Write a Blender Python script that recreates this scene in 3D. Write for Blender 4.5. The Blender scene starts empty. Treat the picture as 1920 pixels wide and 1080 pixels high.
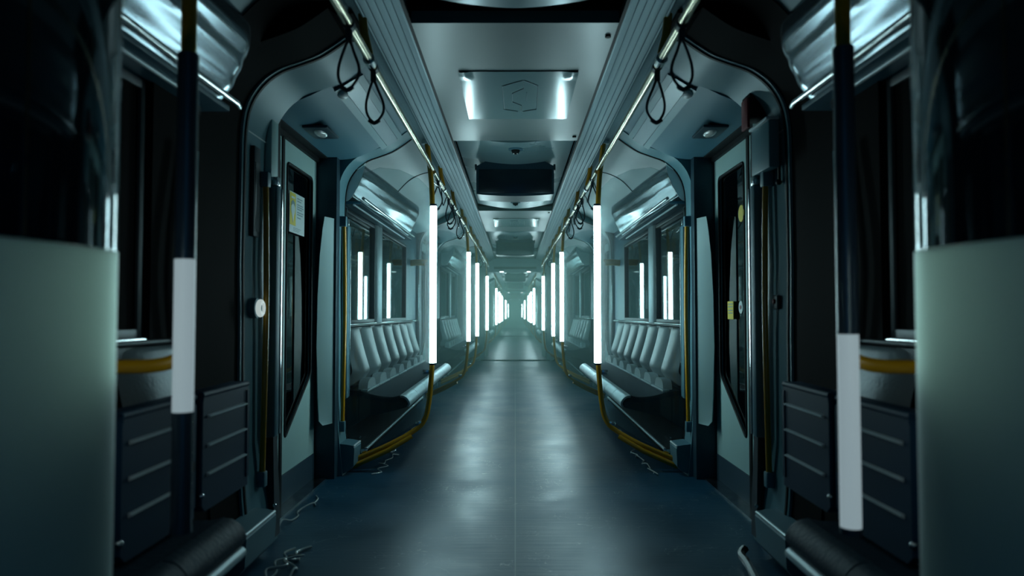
import bpy, bmesh, math, random
from mathutils import Vector, Matrix

random.seed(7)
sc = bpy.context.scene
COL = sc.collection

# ------------------------------------------------------------------ camera, world, exposure
CAM_F = 1341.0                                   # focal length in pixels of a 1920 wide frame
cam_d = bpy.data.cameras.new('camera')
cam = bpy.data.objects.new('camera', cam_d)
COL.objects.link(cam)
sc.camera = cam
cam.location = (0.0, 0.0, 1.0)
cam.rotation_euler = (math.radians(92.0), 0.0, math.radians(0.256))
cam_d.lens = CAM_F / 1920.0 * 36.0
cam_d.sensor_width = 36.0
cam_d.clip_start = 0.02
cam_d.clip_end = 200.0
cam_d.dof.use_dof = True
cam_d.dof.focus_distance = 5.2
cam_d.dof.aperture_fstop = 2.2

sc.view_settings.view_transform = 'Standard'
sc.view_settings.look = 'None'
sc.view_settings.gamma = 1.0
sc.view_settings.exposure = 0.0
sc.view_settings.use_curve_mapping = False

w = bpy.data.worlds.new('tunnel_blue_fill')
sc.world = w
w.use_nodes = True
bg = w.node_tree.nodes['Background']
bg.inputs['Color'].default_value = (0.03, 0.28, 0.62, 1)  # blue ambient fill added to tint the shadows inside the cars
bg.inputs['Strength'].default_value = 0.30

sc.cycles.use_denoising = True
sc.cycles.max_bounces = 7
sc.cycles.diffuse_bounces = 3
sc.cycles.glossy_bounces = 4
sc.cycles.transmission_bounces = 4
sc.cycles.transparent_max_bounces = 14
sc.cycles.volume_bounces = 1
sc.cycles.caustics_reflective = False
sc.cycles.caustics_refractive = False
sc.cycles.sample_clamp_indirect = 2.5
sc.cycles.blur_glossy = 0.6

TUBE_POWER = 30.0
TUBE_COLOUR = (0.64, 0.95, 1.0)
HAZE_DENSITY = 0.048

# ------------------------------------------------------------------ materials
def mat(name, col, rough=0.5, metal=0.0, spec=0.5, coat=0.0, bump=0.0, bscale=40.0, vary=0.0, vscale=3.0, stretch=(1, 1, 1)):
    m = bpy.data.materials.new(name)
    m.use_nodes = True
    nt = m.node_tree
    b = nt.nodes['Principled BSDF']
    b.inputs['Base Color'].default_value = (*col, 1)
    b.inputs['Roughness'].default_value = rough
    b.inputs['Metallic'].default_value = metal
    b.inputs['Specular IOR Level'].default_value = spec
    if metal < 0.5:
        b.inputs['Specular Tint'].default_value = (0.66, 0.90, 1.0, 1)
    b.inputs['Coat Weight'].default_value = coat
    b.inputs['Coat Roughness'].default_value = 0.08
    tc = nt.nodes.new('ShaderNodeTexCoord')
    mp = nt.nodes.new('ShaderNodeMapping')
    mp.inputs['Scale'].default_value = stretch
    nt.links.new(tc.outputs['Object'], mp.inputs['Vector'])
    if vary > 0:
        n = nt.nodes.new('ShaderNodeTexNoise')
        n.inputs['Scale'].default_value = vscale
        n.inputs['Detail'].default_value = 5
        nt.links.new(mp.outputs[0], n.inputs['Vector'])
        r = nt.nodes.new('ShaderNodeMapRange')
        r.inputs['From Min'].default_value = 0.3
        r.inputs['From Max'].default_value = 0.7
        r.inputs['To Min'].default_value = 1 - vary
        r.inputs['To Max'].default_value = 1 + vary
        nt.links.new(n.outputs['Fac'], r.inputs['Value'])
        mx = nt.nodes.new('ShaderNodeVectorMath')
        mx.operation = 'SCALE'
        mx.inputs[0].default_value = col
        nt.links.new(r.outputs[0], mx.inputs['Scale'])
        nt.links.new(mx.outputs[0], b.inputs['Base Color'])
        r2 = nt.nodes.new('ShaderNodeMapRange')
        r2.inputs['From Min'].default_value = 0.3
        r2.inputs['From Max'].default_value = 0.7
        r2.inputs['To Min'].default_value = max(0.02, rough * (1 - vary))
        r2.inputs['To Max'].default_value = min(1, rough * (1 + vary))
        nt.links.new(n.outputs['Fac'], r2.inputs['Value'])
        nt.links.new(r2.outputs[0], b.inputs['Roughness'])
    if bump > 0:
        n2 = nt.nodes.new('ShaderNodeTexNoise')
        n2.inputs['Scale'].default_value = bscale
        n2.inputs['Detail'].default_value = 3
        nt.links.new(mp.outputs[0], n2.inputs['Vector'])
        bp = nt.nodes.new('ShaderNodeBump')
        bp.inputs['Strength'].default_value = bump
        bp.inputs['Distance'].default_value = 0.02
        nt.links.new(n2.outputs['Fac'], bp.inputs['Height'])
        nt.links.new(bp.outputs[0], b.inputs['Normal'])
    return m

def glass_mat(name, tint, rough=0.02, ior=1.5, diffuse=0.0, dcol=(0.5, 0.6, 0.62)):
    """thin pane: fresnel mix of see-through and mirror, optionally a little frosting"""
    m = bpy.data.materials.new(name)
    m.use_nodes = True
    nt = m.node_tree
    nt.nodes.remove(nt.nodes['Principled BSDF'])
    out = nt.nodes['Material Output']
    tr = nt.nodes.new('ShaderNodeBsdfTransparent')
    tr.inputs['Color'].default_value = (*tint, 1)
    gl = nt.nodes.new('ShaderNodeBsdfGlossy')
    gl.inputs['Roughness'].default_value = rough
    gl.inputs['Color'].default_value = (0.9, 0.95, 0.95, 1)
    fr = nt.nodes.new('ShaderNodeFresnel')
    fr.inputs['IOR'].default_value = ior
    mx = nt.nodes.new('ShaderNodeMixShader')
    nt.links.new(fr.outputs[0], mx.inputs[0])
    last = tr
    if diffuse > 0:
        df = nt.nodes.new('ShaderNodeBsdfDiffuse')
        df.inputs['Color'].default_value = (*dcol, 1)
        tl = nt.nodes.new('ShaderNodeBsdfTranslucent')
        tl.inputs['Color'].default_value = (*dcol, 1)
        m0 = nt.nodes.new('ShaderNodeMixShader')
        m0.inputs[0].default_value = 0.5
        nt.links.new(df.outputs[0], m0.inputs[1])
        nt.links.new(tl.outputs[0], m0.inputs[2])
        m2 = nt.nodes.new('ShaderNodeMixShader')
        m2.inputs[0].default_value = diffuse
        nt.links.new(tr.outputs[0], m2.inputs[1])
        nt.links.new(m0.outputs[0], m2.inputs[2])
        last = m2
    nt.links.new(last.outputs[0], mx.inputs[1])
    nt.links.new(gl.outputs[0], mx.inputs[2])
    nt.links.new(mx.outputs[0], out.inputs['Surface'])
    return m

def emit_mat(name, col, power):
    m = bpy.data.materials.new(name)
    m.use_nodes = True
    b = m.node_tree.nodes['Principled BSDF']
    b.inputs['Base Color'].default_value = (0.5, 0.5, 0.5, 1)
    b.inputs['Emission Color'].default_value = (*col, 1)
    b.inputs['Emission Strength'].default_value = power
    return m

M = {}
M['panel'] = mat('painted_grey_panel', (0.23, 0.37, 0.40), 0.42, spec=0.3, vary=0.06, vscale=4)
M['arch'] = mat('arch_grey_moulding', (0.10, 0.22, 0.26), 0.42, spec=0.22, vary=0.05, vscale=3)
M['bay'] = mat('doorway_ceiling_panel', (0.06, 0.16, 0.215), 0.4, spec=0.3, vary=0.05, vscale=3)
M['ceiling'] = mat('satin_ceiling_panel', (0.12, 0.175, 0.18), 0.36, spec=0.30, vary=0.10, vscale=2.0)
M['vault'] = mat('vault_ceiling_panel', (0.20, 0.34, 0.37), 0.28, spec=0.6, vary=0.05, vscale=2.0)
M['rib'] = mat('ribbed_aluminium', (0.16, 0.26, 0.29), 0.42, metal=0.2, vary=0.05)
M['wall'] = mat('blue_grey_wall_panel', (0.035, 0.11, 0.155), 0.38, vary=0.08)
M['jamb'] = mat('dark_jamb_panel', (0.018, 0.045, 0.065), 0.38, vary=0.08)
M['black'] = mat('black_rubber', (0.004, 0.005, 0.006), 0.6, spec=0.2)
M['void'] = mat('matt_black_panel', (0.003, 0.0035, 0.004), 0.8, spec=0.05)
M['dark'] = mat('dark_plastic', (0.012, 0.018, 0.024), 0.45)
M['ribbed'] = mat('charcoal_ribbed_plastic', (0.010, 0.042, 0.085), 0.55, spec=0.15)
M['chrome'] = mat('brushed_steel', (0.62, 0.66, 0.67), 0.2, metal=1.0, vary=0.2, vscale=20)
M['alu'] = mat('satin_aluminium', (0.62, 0.70, 0.72), 0.42, metal=0.3, vary=0.1, vscale=10)
M['foot'] = mat('grey_metal_box', (0.075, 0.175, 0.22), 0.5, metal=0.0, vary=0.1, vscale=6)
M['yellow'] = mat('yellow_grab_paint', (0.42, 0.22, 0.006), 0.3, coat=0.3)
M['pad'] = mat('grey_vinyl_pad', (0.28, 0.34, 0.36), 0.36, bump=0.12, bscale=90)
M['seat'] = mat('dark_vinyl_seat', (0.008, 0.030, 0.052), 0.55, spec=0.15, bump=0.15, bscale=60)
M['duct'] = mat('glossy_silver_cover', (0.26, 0.33, 0.37), 0.17, metal=0.75, bump=0.16, bscale=5.0, stretch=(2.2, 0.22, 2.2))
M['door'] = mat('door_leaf_paint', (0.34, 0.54, 0.54), 0.42, vary=0.06)
M['fin'] = mat('fin_grey_plastic', (0.16, 0.28, 0.29), 0.45)
M['rail'] = mat('steel_rail_yellow_reflection', (0.55, 0.51, 0.38), 0.24, metal=1.0)  # yellow reflections on the rail are mixed into its steel colour
M['doorlow'] = mat('door_kick_plate', (0.035, 0.07, 0.10), 0.4)
M['white'] = mat('white_plastic', (0.75, 0.8, 0.8), 0.35)
M['print_white'] = mat('poster_white_paper', (0.50, 0.62, 0.63), 0.5)
M['print_yellow'] = mat('poster_yellow_ink', (0.62, 0.52, 0.02), 0.5)
M['print_grey'] = mat('poster_grey_ink', (0.14, 0.24, 0.27), 0.5)
M['red'] = mat('red_plastic', (0.22, 0.02, 0.02), 0.4)
M['film'] = mat('glossy_clear_sheet', (0.16, 0.26, 0.28), 0.13, spec=0.8, bump=0.0, bscale=9, coat=0.0)
M['ink'] = mat('faint_map_line', (0.10, 0.17, 0.19), 0.4)
M['screen'] = mat('black_display_glass', (0.004, 0.008, 0.012), 0.25)
M['screenbody'] = mat('display_housing', (0.010, 0.028, 0.040), 0.38)
M['cable'] = mat('black_cable', (0.012, 0.014, 0.016), 0.22, coat=0.5)
M['wire'] = mat('clear_sheathed_cable', (0.42, 0.48, 0.48), 0.2, coat=0.5)
M['strap'] = mat('dark_strap', (0.020, 0.032, 0.038), 0.45)
M['lampglass'] = mat('frosted_lamp_lens', (0.55, 0.62, 0.62), 0.15, coat=0.5)
M['window'] = glass_mat('dark_window_glass', (0.35, 0.5, 0.55), 0.02, 1.75)
M['glass'] = glass_mat('clear_screen_glass', (0.90, 0.96, 0.96), 0.03, 1.33, diffuse=0.08)
M['smoke'] = mat('smoked_screen_glass', (0.006, 0.016, 0.022), 0.05, spec=1.0, coat=0.6)
M['frost'] = glass_mat('frosted_film', (0.02, 0.03, 0.03), 0.5, 1.2, diffuse=0.95, dcol=(0.66, 0.82, 0.78))
M['tube'] = emit_mat('lit_tube', TUBE_COLOUR, TUBE_POWER)
M['tubedim'] = emit_mat('half_lit_tube', (0.50, 0.66, 0.72), 0.42)
M['tubefill'] = emit_mat('added_fill_tube', (0.84, 1.0, 0.95), 13.0)  # extra source, only for the glow of the corner screens
M['tubeoff'] = mat('unlit_tube_diffuser', (0.025, 0.045, 0.07), 0.3, coat=0.3)
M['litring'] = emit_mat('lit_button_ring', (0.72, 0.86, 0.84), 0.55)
M['lamp'] = emit_mat('small_header_lamp', (0.85, 1.0, 1.0), 3.5)

# floor: dark vinyl, satin, faint scratches and a centre seam
def floor_material():
    m = mat('scuffed_vinyl_floor', (0.05, 0.10, 0.12), 0.36, spec=0.52)
    nt = m.node_tree
    b = nt.nodes['Principled BSDF']
    b.inputs['Specular Tint'].default_value = (0.50, 0.84, 1.0, 1)
    tc = nt.nodes.new('ShaderNodeTexCoord')
    n = nt.nodes.new('ShaderNodeTexNoise'); n.inputs['Scale'].default_value = 2.2; n.inputs['Detail'].default_value = 8
    n.inputs['Roughness'].default_value = 0.65
    nt.links.new(tc.outputs['Object'], n.inputs['Vector'])
    rr = nt.nodes.new('ShaderNodeMapRange')
    rr.inputs['From Min'].default_value = 0.3; rr.inputs['From Max'].default_value = 0.7
    rr.inputs['To Min'].default_value = 0.33; rr.inputs['To Max'].default_value = 0.47
    nt.links.new(n.outputs['Fac'], rr.inputs['Value'])
    nt.links.new(rr.outputs[0], b.inputs['Roughness'])
    mp = nt.nodes.new('ShaderNodeMapping'); mp.inputs['Scale'].default_value = (2.0, 26.0, 1.0)
    nt.links.new(tc.outputs['Object'], mp.inputs['Vector'])
    nb = nt.nodes.new('ShaderNodeTexNoise'); nb.inputs['Scale'].default_value = 1.6; nb.inputs['Detail'].default_value = 6
    nt.links.new(mp.outputs[0], nb.inputs['Vector'])
    bp = nt.nodes.new('ShaderNodeBump'); bp.inputs['Strength'].default_value = 0.35; bp.inputs['Distance'].default_value = 0.004
    nt.links.new(nb.outputs['Fac'], bp.inputs['Height'])
    nt.links.new(bp.outputs[0], b.inputs['Normal'])
    # curly scratches: thin bands of a distorted noise
    s = nt.nodes.new('ShaderNodeTexNoise'); s.inputs['Scale'].default_value = 5.0; s.inputs['Detail'].default_value = 2
    s.inputs['Distortion'].default_value = 2.5
    nt.links.new(tc.outputs['Object'], s.inputs['Vector'])
    a = nt.nodes.new('ShaderNodeMath'); a.operation = 'SUBTRACT'; a.inputs[1].default_value = 0.5
    nt.links.new(s.outputs['Fac'], a.inputs[0])
    ab = nt.nodes.new('ShaderNodeMath'); ab.operation = 'ABSOLUTE'
    nt.links.new(a.outputs[0], ab.inputs[0])
    lt = nt.nodes.new('ShaderNodeMath'); lt.operation = 'LESS_THAN'; lt.inputs[1].default_value = 0.0030
    nt.links.new(ab.outputs[0], lt.inputs[0])
    s2 = nt.nodes.new('ShaderNodeTexNoise'); s2.inputs['Scale'].default_value = 3.3
    nt.links.new(tc.outputs['Object'], s2.inputs['Vector'])
    gt = nt.nodes.new('ShaderNodeMath'); gt.operation = 'GREATER_THAN'; gt.inputs[1].default_value = 0.53
    nt.links.new(s2.outputs['Fac'], gt.inputs[0])
    mm = nt.nodes.new('ShaderNodeMath'); mm.operation = 'MULTIPLY'
    nt.links.new(lt.outputs[0], mm.inputs[0]); nt.links.new(gt.outputs[0], mm.inputs[1])
    # centre seam
    sx = nt.nodes.new('ShaderNodeSeparateXYZ'); nt.links.new(tc.outputs['Object'], sx.inputs[0])
    ax = nt.nodes.new('ShaderNodeMath'); ax.operation = 'ABSOLUTE'; nt.links.new(sx.outputs['X'], ax.inputs[0])
    ls = nt.nodes.new('ShaderNodeMath'); ls.operation = 'LESS_THAN'; ls.inputs[1].default_value = 0.0022
    nt.links.new(ax.outputs[0], ls.inputs[0])
    mxm = nt.nodes.new('ShaderNodeMath'); mxm.operation = 'MAXIMUM'
    nt.links.new(mm.outputs[0], mxm.inputs[0]); nt.links.new(ls.outputs[0], mxm.inputs[1])
    sc_ = nt.nodes.new('ShaderNodeMath'); sc_.operation = 'MULTIPLY'; sc_.inputs[1].default_value = 0.7
    nt.links.new(mxm.outputs[0], sc_.inputs[0])
    cr = nt.nodes.new('ShaderNodeMix'); cr.data_type = 'RGBA'
    cr.inputs['A'].default_value = (0.006, 0.050, 0.095, 1)
    cr.inputs['B'].default_value = (0.26, 0.32, 0.31, 1)
    nt.links.new(sc_.outputs[0], cr.inputs['Factor'])
    v = nt.nodes.new('ShaderNodeMapRange')
    v.inputs['From Min'].default_value = 0.3; v.inputs['From Max'].default_value = 0.7
    v.inputs['To Min'].default_value = 0.8; v.inputs['To Max'].default_value = 1.2
    nt.links.new(n.outputs['Fac'], v.inputs['Value'])
    vm = nt.nodes.new('ShaderNodeVectorMath'); vm.operation = 'SCALE'
    nt.links.new(cr.outputs['Result'], vm.inputs[0]); nt.links.new(v.outputs[0], vm.inputs['Scale'])
    nt.links.new(vm.outputs[0], b.inputs['Base Color'])
    return m
M['floor'] = floor_material()

# ------------------------------------------------------------------ mesh helpers
class MB:
    def __init__(self):
        self.v, self.f = [], []
    def add(self, vs, fs):
        o = len(self.v)
        self.v += [tuple(p) for p in vs]
        self.f += [tuple(i + o for i in f) for f in fs]
        return self
    def box(self, x0, x1, y0, y1, z0, z1, r=0.0):
        if r <= 0:
            vs = [(x, y, z) for x in (x0, x1) for y in (y0, y1) for z in (z0, z1)]
            self.add(vs, [(0, 1, 3, 2), (4, 6, 7, 5), (0, 4, 5, 1), (2, 3, 7, 6), (0, 2, 6, 4), (1, 5, 7, 3)])
            return self
        bm = bmesh.new()
        bmesh.ops.create_cube(bm, size=1.0)
        for v in bm.verts:
            v.co = Vector(((x0 + x1) / 2 + v.co.x * (x1 - x0), (y0 + y1) / 2 + v.co.y * (y1 - y0), (z0 + z1) / 2 + v.co.z * (z1 - z0)))
        r = min(r, 0.49 * min(abs(x1 - x0), abs(y1 - y0), abs(z1 - z0)))
        bmesh.ops.bevel(bm, geom=list(bm.edges), offset=r, segments=2, profile=0.5, affect='EDGES')
        self.bm(bm)
        return self
    def bm(self, bm, mtx=None):
        bm.verts.index_update()
        vs = [(mtx @ v.co) if mtx else v.co.copy() for v in bm.verts]
        self.add(vs, [tuple(v.index for v in f.verts) for f in bm.faces])
        bm.free()
        return self
    def prism(self, poly, a, b, axis='y'):
        """closed polygon extruded along an axis; poly is (x,z) for y, (x,y) for z, (y,z) for x"""
        def P(p, t):
            return {'y': (p[0], t, p[1]), 'z': (p[0], p[1], t), 'x': (t, p[0], p[1])}[axis]
        n = len(poly)
        vs = [P(p, a) for p in poly] + [P(p, b) for p in poly]
        fs = [(i, (i + 1) % n, n + (i + 1) % n, n + i) for i in range(n)]
        fs += [tuple(range(n))[::-1], tuple(range(n, 2 * n))]
        return self.add(vs, fs)
    def tube(self, pts, r, n=12, closed=False, cap=True, smooth=0):
        pts = [Vector(p) for p in pts]
        if smooth:
            pts = catmull(pts, smooth, closed)
        N = len(pts)
        rings = []
        t0 = (pts[1] - pts[0]).normalized()
        up = Vector((0, 0, 1)) if abs(t0.z) < 0.9 else Vector((1, 0, 0))
        nrm = t0.cross(up).normalized()
        vs = []
        for i, p in enumerate(pts):
            if closed:
                t = (pts[(i + 1) % N] - pts[i - 1]).normalized()
            else:
                t = (pts[min(i + 1, N - 1)] - pts[max(i - 1, 0)]).normalized()
            nrm = (nrm - t * nrm.dot(t)).normalized()
            bi = t.cross(nrm)
            rr = r[i] if isinstance(r, (list, tuple)) else r
            for k in range(n):
                a = 2 * math.pi * k / n
                vs.append(p + nrm * math.cos(a) * rr + bi * math.sin(a) * rr)
        fs = []
        M_ = N if closed else N - 1
        for i in range(M_):
            j = (i + 1) % N
            for k in range(n):
                k2 = (k + 1) % n
                fs.append((i * n + k, i * n + k2, j * n + k2, j * n + k))
        if cap and not closed:
            fs.append(tuple(range(n))[::-1])
            fs.append(tuple(range((N - 1) * n, N * n)))
        return self.add(vs, fs)
    def grid(self, fn, nu, nv):
        """open sheet from fn(u, v), u and v in 0..1"""
        vs = [fn(i / nu, j / nv) for i in range(nu + 1) for j in range(nv + 1)]
        fs = [(i * (nv + 1) + j, (i + 1) * (nv + 1) + j, (i + 1) * (nv + 1) + j + 1, i * (nv + 1) + j + 1) for i in range(nu) for j in range(nv)]
        return self.add(vs, fs)
    def disc(self, c, r, h, axis='x', n=24):
        c = Vector(c)
        d = {'x': Vector((1, 0, 0)), 'y': Vector((0, 1, 0)), 'z': Vector((0, 0, 1))}[axis]
        return self.tube([c - d * h / 2, c + d * h / 2], r, n)
    def ball(self, c, r, sx=1, sy=1, sz=1, n=12):
        bm = bmesh.new()
        bmesh.ops.create_uvsphere(bm, u_segments=n, v_segments=max(6, n // 2), radius=r)
        return self.bm(bm, Matrix.Translation(c) @ Matrix.Diagonal((sx, sy, sz, 1)))

def catmull(pts, k, closed=False):
    out = []
    N = len(pts)
    rng = range(N if closed else N - 1)
    for i in rng:
        if closed:
            p0, p1, p2, p3 = pts[i - 1], pts[i], pts[(i + 1) % N], pts[(i + 2) % N]
        else:
            p0, p1, p2, p3 = pts[max(i - 1, 0)], pts[i], pts[i + 1], pts[min(i + 2, N - 1)]
        for j in range(k):
            t = j / k
            out.append(0.5 * ((2 * p1) + (p2 - p0) * t + (2 * p0 - 5 * p1 + 4 * p2 - p3) * t * t + (3 * p1 - p0 - 3 * p2 + p3) * t ** 3))
    if not closed:
        out.append(pts[-1].copy())
    return out

def smooth2(pts, k):
    return [(p.x, p.z) for p in catmull([Vector((a, 0, b)) for a, b in pts], k)]

def shell(pts, t):
    """closed polygon: a profile line and its copy offset by t to its left"""
    off = []
    for i, (x, z) in enumerate(pts):
        a = pts[max(i - 1, 0)]; b = pts[min(i + 1, len(pts) - 1)]
        dx, dz = b[0] - a[0], b[1] - a[1]
        L = math.hypot(dx, dz) or 1
        off.append((x - dz / L * t, z + dx / L * t))
    return pts + off[::-1]

def link(name, mb, m, parent=None, sharp=40):
    base = parent_world(parent) if parent else Vector((0, 0, 0))
    me = bpy.data.meshes.new(name)
    me.from_pydata([tuple(Vector(v) - base) for v in mb.v], [], mb.f)
    me.materials.append(M[m] if isinstance(m, str) else m)
    bm = bmesh.new(); bm.from_mesh(me)
    bmesh.ops.recalc_face_normals(bm, faces=bm.faces)
    bm.to_mesh(me); bm.free()
    me.shade_smooth()
    me.set_sharp_from_angle(angle=math.radians(sharp))
    o = bpy.data.objects.new(name, me)
    COL.objects.link(o)
    if parent:
        o.parent = parent
    return o

def parent_world(o):
    p = Vector((0, 0, 0))
    while o:
        p += Vector(o.location)
        o = o.parent
    return p

def thing(name, label, cat, loc, group=None):
    o = bpy.data.objects.new(name, None)
    o.empty_display_size = 0.1
    COL.objects.link(o)
    o.location = loc
    o['label'] = label; o['category'] = cat
    if group: o['group'] = group
    return o

def tag(o, label, cat, group=None):
    o['label'] = label; o['category'] = cat
    if group: o['group'] = group
    return o

def single(name, mb, m, label, cat, loc, group=None, sharp=40):
    """a thing that is one mesh, with its origin at loc"""
    mb.v = [tuple(Vector(v) - Vector(loc)) for v in mb.v]
    o = link(name, mb, m, None, sharp)
    o.location = loc
    return tag(o, label, cat, group)

def struct(name, mb, m, parent=None, sharp=40):
    o = link(name, mb, m, parent, sharp)
    if not parent:
        o['kind'] = 'structure'
    return o

def dup(root, s=1, dy=0.0, label=None, name=None, group=None):
    r = root.copy()
    COL.objects.link(r)
    if name: r.name = name
    r.location = (s * root.location.x, root.location.y + dy, root.location.z)
    r.scale = (s, 1, 1)
    if label: r['label'] = label
    if group: r['group'] = group
    for ch in list(root.children):
        c = ch.copy(); COL.objects.link(c); c.parent = r
        for g in list(ch.children):
            d = g.copy(); COL.objects.link(d); d.parent = c
    return r

SIDE = {1: 'right', -1: 'left'}
ORD = ['first', 'second', 'third', 'fourth']
CAR = 15.4                                        # length of one car
NCAR = 4
YEND = CAR * NCAR

# ------------------------------------------------------------------ profiles (x from the centre line, z from the floor)
ARCH = smooth2([(0.63, 2.16), (0.68, 2.125), (0.735, 2.085), (0.80, 2.045), (0.88, 2.015), (0.96, 1.985), (1.03, 1.93), (1.08, 1.85), (1.10, 1.75), (1.103, 1.6)], 3)
ARCH_FULL = ARCH + [(1.105, 1.2), (1.10, 0.9), (1.10, 0.45), (1.085, 0.24), (1.06, 0.0)]
BAY = smooth2([(0.62, 2.168), (0.68, 2.131), (0.735, 2.091), (0.80, 2.051), (0.88, 2.015), (0.96, 1.978), (1.05, 1.955), (1.26, 1.945)], 3)
BENCH = smooth2([(0.61, 2.17), (0.68, 2.155), (0.78, 2.13), (0.87, 2.08), (0.94, 2.01), (0.98, 1.96)], 3)

# ------------------------------------------------------------------ structure, one module for the right side, mirrored and repeated
mods = []                                         # (proto, kind of name)
def module(name, mb, m, sharp=40):
    o = struct(name, mb, m, sharp=sharp)
    mods.append(o)
    return o

# floor, one sheet through all cars
f = MB().box(-1.30, 1.30, -3.0, YEND + 0.6, -0.06, 0.0)
struct('floor', f, 'floor')

def door_bay(y0, y1, near, far):
    """walls, ceiling and arches round a doorway between y0 and y1 (opening edges); near/far = outer ends of the arch bands"""
    # arches
    module('trim_1', MB().prism(shell(ARCH_FULL, 0.08), near, y0 - 0.02), 'arch')
    module('trim_1', MB().prism(shell(ARCH_FULL, 0.08), y1 + 0.10, far), 'arch')
    # thin dark and bright seams on the arch edges
    module('trim_2', MB().prism(shell([(x - 0.004, z - 0.004) for x, z in ARCH_FULL], 0.03), near - 0.014, near), 'black')
    module('trim_2', MB().prism(shell([(x - 0.004, z - 0.004) for x, z in ARCH_FULL], 0.03), far, far + 0.016), 'black')
    module('trim_3', MB().prism(shell([(x + 0.001, z + 0.0) for x, z in ARCH_FULL], 0.03), near - 0.034, near - 0.014), 'arch')
    # end wall of the recess, facing the doorway
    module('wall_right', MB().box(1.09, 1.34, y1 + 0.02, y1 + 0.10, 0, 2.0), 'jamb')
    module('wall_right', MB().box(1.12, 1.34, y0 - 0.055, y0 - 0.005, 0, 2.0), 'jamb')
    # recess ceiling
    module('ceiling', MB().prism(shell(BAY, 0.03), y0 - 0.02, y1 + 0.10), 'bay')
    # floor plate and threshold under the doors
    module('trim_4', MB().box(1.13, 1.30, y0, y1, 0.0, 0.012), 'chrome')
    module('trim_5', MB().box(1.145, 1.34, y0, y1, 1.94, 1.955).box(1.19, 1.34, y0, y1, 1.915, 1.945), 'black')

def bench_bay(y0, y1, windows, back=1.13):
    # wall below and above the windows and at the ends
    mb = MB().box(back, back + 0.05, y0, y1, 0.0, 0.905)
    mb.box(back, back + 0.05, y0, y1, 1.70, 2.0)
    edges = [y0] + [e for wnd in windows for e in wnd] + [y1]
    for i in range(0, len(edges), 2):
        mb.box(back, back + 0.05, edges[i], edges[i + 1], 0.905, 1.70)
    module('wall_right', mb, 'wall')
    module('ceiling', MB().prism(shell(BENCH + [(1.02, 1.93), (1.18, 1.90)], 0.03), y0, y1), 'panel')
    # window sill rail
    module('trim_6', MB().box(back - 0.022, back, y0, y1, 0.905, 0.925, 0.004), 'chrome')

door_bay(3.24, 4.32, 2.90, 4.60)
door_bay(8.42, 9.66, 8.18, 9.88)
door_bay(13.70, 14.86, 13.44, 15.06)
bench_bay(0.30, 2.60, [(0.75, 2.14)])
W1 = [(4.72, 5.70), (5.98, 7.34)]
W2 = [(18.06 - 7.34, 18.06 - 5.98), (18.06 - 5.70, 18.06 - 4.72)]
bench_bay(4.60, 8.18, W1)
bench_bay(9.88, 13.44, W2)

module('trim_17', MB().box(1.0975, 1.103, 2.915, 3.22, 1.748, 1.753), 'alu')
# light pilaster between the two window panes
module('trim_7', MB().box(1.105, 1.135, 5.73, 5.93, 0.915, 1.80, 0.006), 'alu')
module('trim_7', MB().box(1.105, 1.135, 18.06 - 5.93, 18.06 - 5.73, 0.915, 1.80, 0.006), 'alu')
# ceiling seam across the bench bay
for ys in (5.80, 12.26):
    module('trim_8', MB().prism(shell([(x - 0.002, z - 0.003) for x, z in BENCH], 0.006), ys, ys + 0.012), 'black')

# black partition ring before the first doorway
ring = [(0.60, 2.105), (0.66, 2.10)] + [(x + 0.012, z + 0.0) for x, z in ARCH_FULL[3:]]
module('trim_9', MB().prism(ring + [(1.34, 0.0), (1.34, 2.28), (0.60, 2.28)], 2.60, 2.866), 'void')
module('wall_right', MB().box(1.105, 1.13, 2.16, 2.60, 0.0, 2.0), 'void')
module('ceiling', MB().prism(shell([(x, z - 0.012) for x, z in BENCH] + [(1.12, 1.90)], 0.004), 2.40, 2.61), 'void')

# ribbed extrusion and inner cove along the ceiling
rb = MB()
prof = [(0.425, 2.155), (0.425, 2.147)]
steps = 5
for i in range(steps):
    xa = 0.432 + i * 0.025; za = 2.147 - i * 0.0120
    prof += [(xa, za), (xa + 0.018, za - 0.0095), (xa + 0.0215, za - 0.0080)]
prof += [(0.558, 2.086), (0.566, 2.090), (0.570, 2.115), (0.610, 2.120), (0.62, 2.105), (0.635, 2.10), (0.64, 2.16), (0.64, 2.22), (0.425, 2.22)]
rb.prism(prof, -1.0, CAR - 1.0)
module('trim_10', rb, 'rib', 25)
module('trim_11', MB().box(0.412, 0.426, -1.0, CAR - 1.0, 2.149, 2.16), 'black')

# ceiling panels (both sides in one piece, so not mirrored)
cent = []
def centre(name, mb, m, sharp=40):
    o = struct(name, mb, m, sharp=sharp)
    cent.append(o)
    return o
for a, b in ((2.80, 4.74), (8.02, 10.06), (13.34, 15.15)):
    centre('ceiling', MB().box(-0.414, 0.414, a, b, 2.15, 2.20), 'ceiling')
    centre('trim_12', MB().box(-0.42, 0.42, a + 0.01, a + 0.05, 2.175, 2.26).box(-0.42, 0.42, b - 0.05, b - 0.01, 2.175, 2.26), 'black')
def vault(y0, y1):
    mb = MB()
    pts = []
    for i in range(25):
        x = -0.414 + 0.828 * i / 24
        t = x / 0.414
        pts.append((x, 2.150 + 0.062 * abs(t) ** 1.7))
    mb.prism(shell(pts, 0.02), y0, y1)
    return centre('ceiling', mb, 'vault')
vault(-0.2, 2.66); vault(4.80, 7.86); vault(10.20, 13.22)
for a, b in ((2.6, 2.86), (4.70, 4.86), (7.80, 8.08), (10.0, 10.26), (13.16, 13.40), (-0.3, 0.0)):
    centre('ceiling', MB().box(-0.43, 0.43, a, b, 2.225, 2.25), 'void')

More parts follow.
